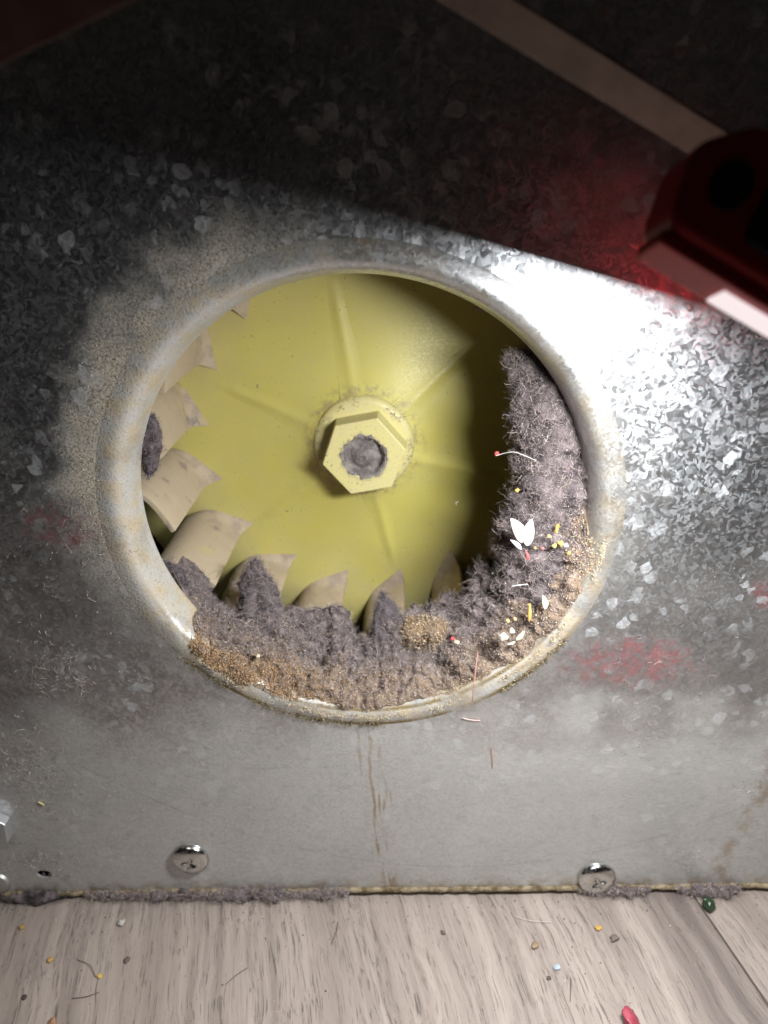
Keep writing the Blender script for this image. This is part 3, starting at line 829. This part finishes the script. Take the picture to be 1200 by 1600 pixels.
# -- lint fringes under the panel's bottom edge
def fringe(label, x0, x1, py, n, h=.0045, name='lint_fringe'):
    a, b = P(x0, py), P(x1, py)
    z = 0.0050
    path = [(a.x, -.0016, z, .0006)]
    m = 9
    for i in range(1, m):
        t = i/m; rr = h*(.45+.55*random.random())*min(1, 4*t, 4*(1-t))
        path.append((a.x+(b.x-a.x)*t, -.0022, z-rr*.25, rr*.62))
    path.append((b.x, -.0016, z, .0006))
    V, n_, r = lint_clump(name, label, path, n, .0060, LINT_T, .0026, 260, .8, seg=(120, 20))
    add_stuff('grit', grit_mesh(V, n_, n//8, .00014, .00035, LINT_T+SAND_T), M['grit'], r)
fringe('long fringe of grey lint hanging under the left half of the bottom edge', 140, 545, 1394, 7000, .0062)
fringe('short lint fringe beneath the right hand screw', 905, 1010, 1400, 2000, .0052)
fringe('lint tuft hanging under the panel edge at the far right', 1055, 1150, 1396, 1800, .0056)
dk = PF(40, 1412)
lint_clump('lint_clump', 'dark lint wad tucked under the lower left corner of the panel',
           [(P(-10, 1400).x, .002, .003, .002), (P(30, 1400).x, -.001, .003, .0038), (P(80, 1400).x, -.001, .003, .0038), (P(115, 1400).x, .001, .003, .0015)], 1800, .006,
           [(0.06, 0.05, 0.055), (0.1, 0.085, 0.09)], .0015, 300, seg=(50, 20))

# -- loose fibres and specks on the panel's face
def panel_fuzz(label, spots, name='loose_fibres'):
    roots = []
    for (px, py, sp, cnt) in spots:
        c = np.array(P(px, py, -0.0004))
        q = c+RNG.normal(0, 1, (cnt, 3))*np.array([sp, 0.0001, sp]); q[:, 1] = -0.0004
        roots.append(q)
    roots = np.concatenate(roots); nr = np.tile(np.array([[0, -1.0, 0]]), (len(roots), 1))
    o = np_obj(name, *fibres_mesh('f', roots, nr, len(roots), .0010, .0055, .00005, LINT_T+[(0.55, 0.5, 0.46), (0.65, 0.6, 0.56)], lift=.12, curl=.9), M['fibre'])
    stuff(o, label, 'lint')
panel_fuzz('loose pale fibres clinging to the left side of the steel panel', [(90, 1040, .010, 420), (120, 1065, .003, 120), (40, 1190, .013, 650), (60, 900, .02, 200), (60, 1240, .016, 160), (250, 1120, .03, 120), (170, 1290, .03, 90)])
panel_fuzz('sparse fibres scattered over the right side of the steel panel', [(1040, 1090, .02, 70), (1000, 1150, .006, 60), (1180, 1230, .006, 60), (1070, 1345, .004, 60), (930, 1000, .03, 60), (700, 1130, .02, 30)])
panel_fuzz('short fibres and dust ring around the small hole at the lower left', [(70, 1343, .006, 260), (20, 1350, .006, 160), (100, 1370, .006, 120)])

n = 14000
aa = np.radians(RNG.normal(158, 24, n)); rr = RO+0.000+np.abs(RNG.normal(0, .009, n))
hp_ = np.stack([HC.x+rr*np.cos(aa), np.full(n, -.0001), HC.z+rr*np.sin(aa)], 1)
hp_ = hp_[fbm(hp_, 70, 3) > .47]
o = np_obj('sand_grains', *grit_mesh(hp_, np.tile([[0, -1.0, 0]], (len(hp_), 1)), 3000, .00008, .0002, [(0.55, 0.45, 0.32), (0.45, 0.36, 0.25), (0.62, 0.54, 0.42)], .0002), M['grit'])
stuff(o, 'tan sand grains sticking to the panel along the upper left rim of the inlet', 'sand')
n = 4000
aa = RNG.uniform(0, 2*math.pi, n); rr = RNG.uniform(.0225, .0268, n)
fp_ = np.stack([WC.x+rr*np.cos(aa), .0904+np.clip(rr-.0245, 0, 1)*.5, WC.z+rr*np.sin(aa)], 1)
fp_ = fp_[(fbm(fp_, 230, 2) > .52)]
o = np_obj('hub_dust', *grit_mesh(fp_, np.tile([[0, -1.0, 0]], (len(fp_), 1)), 1000, .0001, .00032, [(0.16, 0.125, 0.115), (0.28, 0.23, 0.2), (0.5, 0.43, 0.34)], .0002), M['grit'])
stuff(o, 'dark dust specks lying on the round flange behind the hub nut', 'dust')

# -- single long hairs
def hair(name, label, pts, rad, col, cat='hair'):
    vs, fs = [], []
    P_ = [Vector(q) for q in pts]
    dense = []
    for i in range(len(P_)-1):
        for t in range(4):
            a = P_[max(i-1, 0)]; b = P_[i]; c = P_[i+1]; d = P_[min(i+2, len(P_)-1)]; u = t/4
            dense.append(0.5*((2*b)+(c-a)*u+(2*a-5*b+4*c-d)*u*u+(3*b-a-3*c+d)*u**3))
    dense.append(P_[-1])
    for i, q in enumerate(dense):
        t = (dense[min(i+1, len(dense)-1)]-dense[max(i-1, 0)]).normalized()
        a = t.cross(Vector((.3, .8, .5))).normalized(); b = t.cross(a)
        for s in range(5): vs.append(q+(a*math.cos(s*1.2566)+b*math.sin(s*1.2566))*rad)
        if i:
            A, B = (i-1)*5, i*5
            for s in range(5): fs.append((A+s, A+(s+1) % 5, B+(s+1) % 5, B+s))
    o = mesh_obj(name, vs, fs, plain(name+'_tone', col, .6))
    tag(o, label, cat)
    return o
hair('hair', 'thin reddish straw standing on the lower rim, hanging from the drift', [P(747, 1018, -.002), P(743, 1045, -.006), P(740, 1075, -.008), P(738, 1100, -.005)], .00022, (0.45, 0.22, 0.17))
hair('hair', 'short pink strand lying on the panel below the rim', [P(722, 1122, -.0006), P(736, 1125, -.001), P(750, 1126, -.0006)], .0002, (0.55, 0.36, 0.32))
hair('hair', 'short upright reddish strand on the grey panel right of the brown run', [P(768, 1168, -.0006), P(770, 1182, -.0010), P(770, 1200, -.0006)], .0002, (0.50, 0.27, 0.2))
hair('hair', 'yellow straw bit on the panel above the small hole', [P(60, 1253, -.0006), P(69, 1258, -.0008)], .0004, (0.55, 0.48, 0.2))
hair('hair', 'long white hair stretched over the tall lint clump', [P(775, 712, .012), P(800, 706, .010), P(820, 712, .009), P(838, 720, .011)], .00012, (0.6, 0.55, 0.52))
hair('hair', 'white bristle lying level across the lint below the husks', [P(800, 916, .002), P(812, 914, .001), P(824, 913, .002)], .00018, (0.75, 0.72, 0.68))
for i, (a, b, c, lab) in enumerate([
        ((122, 1500), (140, 1508), (149, 1526), 'curved dark hair on the floor below the left screw'),
        ((112, 1560), (135, 1557), (155, 1550), 'nearly level dark hair near the lower left of the floor'),
        ((353, 1538), (368, 1524), (387, 1512), 'slanting dark hair on the floor left of centre'),
        ((528, 1440), (526, 1455), (517, 1476), 'upright dark hair on the floor below the panel edge'),
        ((892, 1528), (892, 1540), (891, 1565), 'straight dark hair on the right of the floor'),
        ((805, 1432), (830, 1439), (862, 1441), 'pale curved hair on the floor below the right screw')]):
    hair('hair', lab, [PF(*a, .0006), PF(*b, .0012), PF(*c, .0006)], .00016, (0.10, 0.07, 0.06) if i < 5 else (0.5, 0.44, 0.38))

# -- seed husks, seeds and crumbs
def husk(name, label, loc, length, width, cup, rot, col, thick=.00035, cat='husk', bend=.15):
    vs, fs = [], []
    NU, NV = 20, 10
    for i in range(NU+1):
        u = i/NU; w = width*0.5*(math.sin(math.pi*u**0.8))**0.75 + 0.00002
        for j in range(NV+1):
            t = -1+2*j/NV
            vs.append((w*t+bend*length*math.sin(math.pi*u)*.4, -cup*(1-t*t)*math.sin(math.pi*u)**.6 - 0.04*length*math.sin(math.pi*u), (u-.5)*length))
    for i in range(NU):
        for j in range(NV):
            a = i*(NV+1)+j; fs.append((a, a+1, a+NV+2, a+NV+1))
    o = mesh_obj(name, vs, fs, plain(name+'_skin', col, .55, 0, .18, 300))
    m = o.modifiers.new('thickness', 'SOLIDIFY'); m.thickness = thick
    o.location = loc; o.rotation_euler = rot
    tag(o, label, cat)
    return o
def crumb(name, label, loc, size, col, cat='crumb', seed=0, rough=.7):
    bm = bmesh.new(); bmesh.ops.create_icosphere(bm, subdivisions=3, radius=1)
    for v in bm.verts:
        k = 1+.45*mnoise.noise(v.co*1.4+Vector((seed*3.1, 0, 0)))+.18*mnoise.noise(v.co*4+Vector((0, seed*1.7, 0)))
        v.co = Vector((v.co.x*size[0], v.co.y*size[1], v.co.z*size[2]))*k
    col = tuple(.72*x+.06*sum(col)/3 for x in col)
    o = bm_obj(name, bm, plain(name+'_tone', col, rough, 0, .25, 600), smooth=True)
    o.location = loc; o.rotation_euler = (random.uniform(-.4, .4), random.uniform(-.4, .4), random.uniform(-3, 3)) if cat == 'crumb' else (0, random.uniform(-3, 3), 0)
    tag(o, label, cat)
    return o
R_d = math.radians
husk('seed_husk', 'large white seed husk, left of the pair standing on the lint', P(808, 829, .004), .0122, .0056, .0010, (R_d(-18), R_d(-24), R_d(10)), (0.56, 0.50, 0.46))
husk('seed_husk', 'large white seed husk, right of the pair standing on the lint', P(827, 832, .003), .0118, .0052, .0010, (R_d(-18), R_d(8), R_d(-12)), (0.54, 0.56, 0.55), bend=-.1)
husk('seed_husk', 'small bluish husk with orange end under the white husk pair', P(806, 851, .003), .0062, .0022, .0006, (R_d(-20), R_d(-50), 0), (0.55, 0.58, 0.62))
husk('seed_husk', 'slim dark red husk on the lint below the white husk pair', P(823, 868, .002), .0048, .0016, .0005, (R_d(-15), R_d(-15), 0), (0.35, 0.08, 0.08))
husk('seed', 'slender orange brown seed standing upright in the lint', P(827, 957, -.001), .0082, .0019, .0009, (R_d(-25), R_d(4), 0), (0.50, 0.27, 0.08), .001, 'seed', .05)
husk('seed', 'pale flat seed leaning right of the slender brown seed', P(850, 941, -.001), .0062, .0028, .0009, (R_d(-25), R_d(-8), 0), (0.66, 0.58, 0.46), .0008, 'seed')
crumb('seed', 'roundest pale seed at the left of the small seed group', P(786, 995, -.002), (.0022, .0014, .0021), (0.62, 0.53, 0.45), 'seed', 1, .5)
crumb('seed', 'small pale seed at the top of the small seed group', P(800, 986, -.002), (.0014, .0011, .0012), (0.62, 0.52, 0.40), 'seed', 2, .5)
husk('seed', 'elongated pale seed at the right of the small seed group', P(813, 993, -.002), .0056, .0022, .0008, (R_d(-25), R_d(50), 0), (0.60, 0.52, 0.38), .0008, 'seed')
husk('seed', 'narrow cream seed lying lowest in the small seed group', P(800, 1004, -.002), .0046, .0013, .0006, (R_d(-25), R_d(80), 0), (0.62, 0.55, 0.42), .0008, 'seed')
crumb('crumb', 'bright orange flake on the lint near the right rim', P(870, 825, .006), (.0026, .0008, .0013), (0.75, 0.40, 0.05), 'crumb', 3)
for i, (px, py, s, c, lab) in enumerate([
        (876, 849, .0014, (0.70, 0.52, 0.08), 'yellow crumb below the bright orange flake'),
        (866, 853, .0012, (0.68, 0.50, 0.10), 'yellow crumb left of the bluish crumb'),
        (884, 852, .0011, (0.45, 0.45, 0.60), 'bluish crumb beside the yellow crumbs'),
        (858, 838, .0010, (0.60, 0.42, 0.15), 'tan crumb left of the orange flake'),
        (889, 864, .0011, (0.62, 0.40, 0.10), 'orange crumb nearest the right rim'),
        (848, 857, .0008, (0.60, 0.16, 0.14), 'small red crumb among the yellow crumbs'),
        (836, 856, .0008, (0.60, 0.40, 0.12), 'ochre crumb right of the white husks'),
        (808, 766, .0010, (0.70, 0.45, 0.06), 'yellow crumb on the tall lint clump above the husks'),
        (776, 709, .0012, (0.50, 0.06, 0.05), 'red bit at the left edge of the tall lint clump'),
        (793, 970, .0012, (0.60, 0.42, 0.14), 'ochre crumb above the small seed group'),
        (804, 967, .0010, (0.55, 0.40, 0.16), 'tan crumb left of the slender brown seed'),
        (707, 998, .0010, (0.60, 0.05, 0.05), 'bright red speck on the drift right of the sandy lump'),
        (713, 1004, .0016, (0.45, 0.36, 0.28), 'pinkish chip beside the bright red speck'),
        (403, 1025, .0011, (0.65, 0.55, 0.40), 'cream crumb on the brown grit at the lower left'),
        (910, 757, .0008, (0.62, 0.55, 0.40), 'cream crumb at the right rim beside the tall clump')]):
    dpt = {7: .008, 8: .016, 14: .014}.get(i, .001 if py > 900 else .004)
    crumb('crumb', lab, P(px, py, dpt), (s, s*.7, s*.8), c, 'crumb', 10+i)
for i, (px, py, s, c, lab) in enumerate([
        (34, 1449, .0017, (0.42, 0.24, 0.07), 'orange crumb on the floor below the dark lint wad'),
        (78, 1500, .0019, (0.55, 0.32, 0.09), 'orange crumb on the floor in the lower left corner'),
        (156, 1525, .0014, (0.55, 0.36, 0.07), 'small yellow crumb beside the curved dark hair'),
        (190, 1441, .0026, (0.44, 0.42, 0.38), 'pale grey flake on the floor left of the left screw'),
        (198, 1500, .0018, (0.15, 0.11, 0.09), 'brown fluff speck on the floor left of centre'),
        (38, 1558, .0014, (0.07, 0.05, 0.045), 'black speck at the lower left of the floor'),
        (82, 1597, .0022, (0.35, 0.18, 0.09), 'brown crumb cut by the bottom border at the left'),
        (692, 1457, .0013, (0.14, 0.10, 0.08), 'dark crumb on the floor near the centre'),
        (836, 1477, .0021, (0.34, 0.23, 0.13), 'tan crumb on the floor right of centre'),
        (870, 1511, .0018, (0.42, 0.50, 0.60), 'pale blue chip on the floor right of centre'),
        (935, 1450, .0018, (0.58, 0.34, 0.06), 'yellow orange crumb on the floor beneath the right screw'),
        (960, 1466, .0022, (0.17, 0.13, 0.11), 'dark grey crumb on the floor beneath the right screw'),
        (858, 1528, .0011, (0.10, 0.08, 0.07), 'tiny dark crumb left of the straight hair')]):
    crumb('crumb', lab, PF(px, py, s*.4), (s, s*.8, s*.5), c, 'crumb', 40+i)
crumb('red_chip', 'red plastic chip at the bottom border of the floor', PF(986, 1592, .002), (.0045, .0045, .0022), (0.40, 0.05, 0.08), 'chip', 71, .4)
crumb('bead', 'dark glinting green bead under the far right lint tuft', PF(1108, 1414, .003), (.0042, .0030, .0028), (0.03, 0.06, 0.03), 'bead', 77, .15)

# fine specks over the floor
n = 1500
fp = np.stack([RNG.uniform(-.26, .28, n), np.where(RNG.random(n) < .5, RNG.uniform(-.085, -.004, n), -.003-np.abs(RNG.normal(0, .010, n))), np.full(n, .0001)], 1)
o = np_obj('floor_specks', *grit_mesh(fp, np.tile([[0, 0, 1.0]], (n, 1)), 1400, .00012, .00040, [(0.12, 0.08, 0.05), (0.3, 0.2, 0.1), (0.6, 0.52, 0.42), (0.08, 0.06, 0.05)], .0001), M['grit'])
stuff(o, 'fine dark and pale specks of dirt scattered over the wooden floor', 'dirt')

# ------------------------------------------------------------------ red work light
lamp = empty('work_light', tuple(P(1130, 380, -0.085)))
tag(lamp, 'red plastic work light with black oval grip and black switch at the upper right', 'work light')
def rounded(pts, rad, seg=6):
    out = []
    n = len(pts)
    for i in range(n):
        a, b, c = Vector(pts[i-1]), Vector(pts[i]), Vector(pts[(i+1) % n])
        d1 = (a-b).normalized(); d2 = (c-b).normalized()
        r_ = min(rad, (a-b).length*.45, (c-b).length*.45)
        for s in range(seg+1):
            t = s/seg
            out.append((1-t)**2*(b+d1*r_)+2*t*(1-t)*b+t*t*(b+d2*r_))
    return out
def slab(name, outline, w0, w1, mat, parent, bev=.001):
    bm = bmesh.new()
    a = [bm.verts.new(L(p[0], p[1], w0)) for p in outline]; b = [bm.verts.new(L(p[0], p[1], w1)) for p in outline]
    n = len(a)
    bm.faces.new(a); bm.faces.new(b[::-1])
    for i in range(n): bm.faces.new((a[i], a[(i+1) % n], b[(i+1) % n], b[i]))
    o = bm_obj(name, bm, mat)
    bevel(o, bev, 3, 40); place(o, parent)
    return o
M['red'] = plain('red_plastic', (0.42, 0.018, 0.022), .38, 0, .12, 60, .45, .08)
M['black'] = plain('black_rubber', (0.012, 0.012, 0.014), .5, 0, .2, 200, .4)
body = slab('body', rounded([(0, 0), (0.13, 0), (0.13, 0.031), (0.010, 0.031), (-0.002, 0.019)], .005), -0.013, 0.0, M['red'], lamp, .0018)
slab('base_rail', rounded([(0.0, -0.0035), (0.13, -0.0035), (0.13, 0.0), (0.0, 0.0)], .001), -0.0115, -0.0015, M['red'], lamp, .0007)
ov = [(0.0090+0.0046*math.cos(t)+0.0010*math.sin(t), 0.0145+0.0062*math.sin(t)) for t in np.linspace(0, 2*math.pi, 32, endpoint=False)]
slab('grip_inset', ov, -0.004, 0.0006, M['black'], lamp, .0005)
sw = slab('switch', rounded([(0.0160, 0.005), (0.0295, 0.005), (0.0310, 0.025), (0.0175, 0.025)], .003), -0.004, 0.0012, M['black'], lamp, .0008)
slab('switch_ridge', rounded([(0.0215, 0.012), (0.0228, 0.012), (0.0243, 0.020), (0.0230, 0.020)], .0005), 0.0013, 0.0022, plain('grey_rubber', (0.06, 0.06, 0.062), .6), lamp, .0003)
k = NT('led_window')
lens_m = k.done(k('Emission', {0: (1.0, 0.86, 0.86), 1: 0.9}).outputs[0])
slab('lens', rounded([(0.019, -0.0045), (0.125, -0.0045), (0.125, -0.0036), (0.019, -0.0036)], .001), -0.0100, -0.0040, lens_m, lamp, .0006)
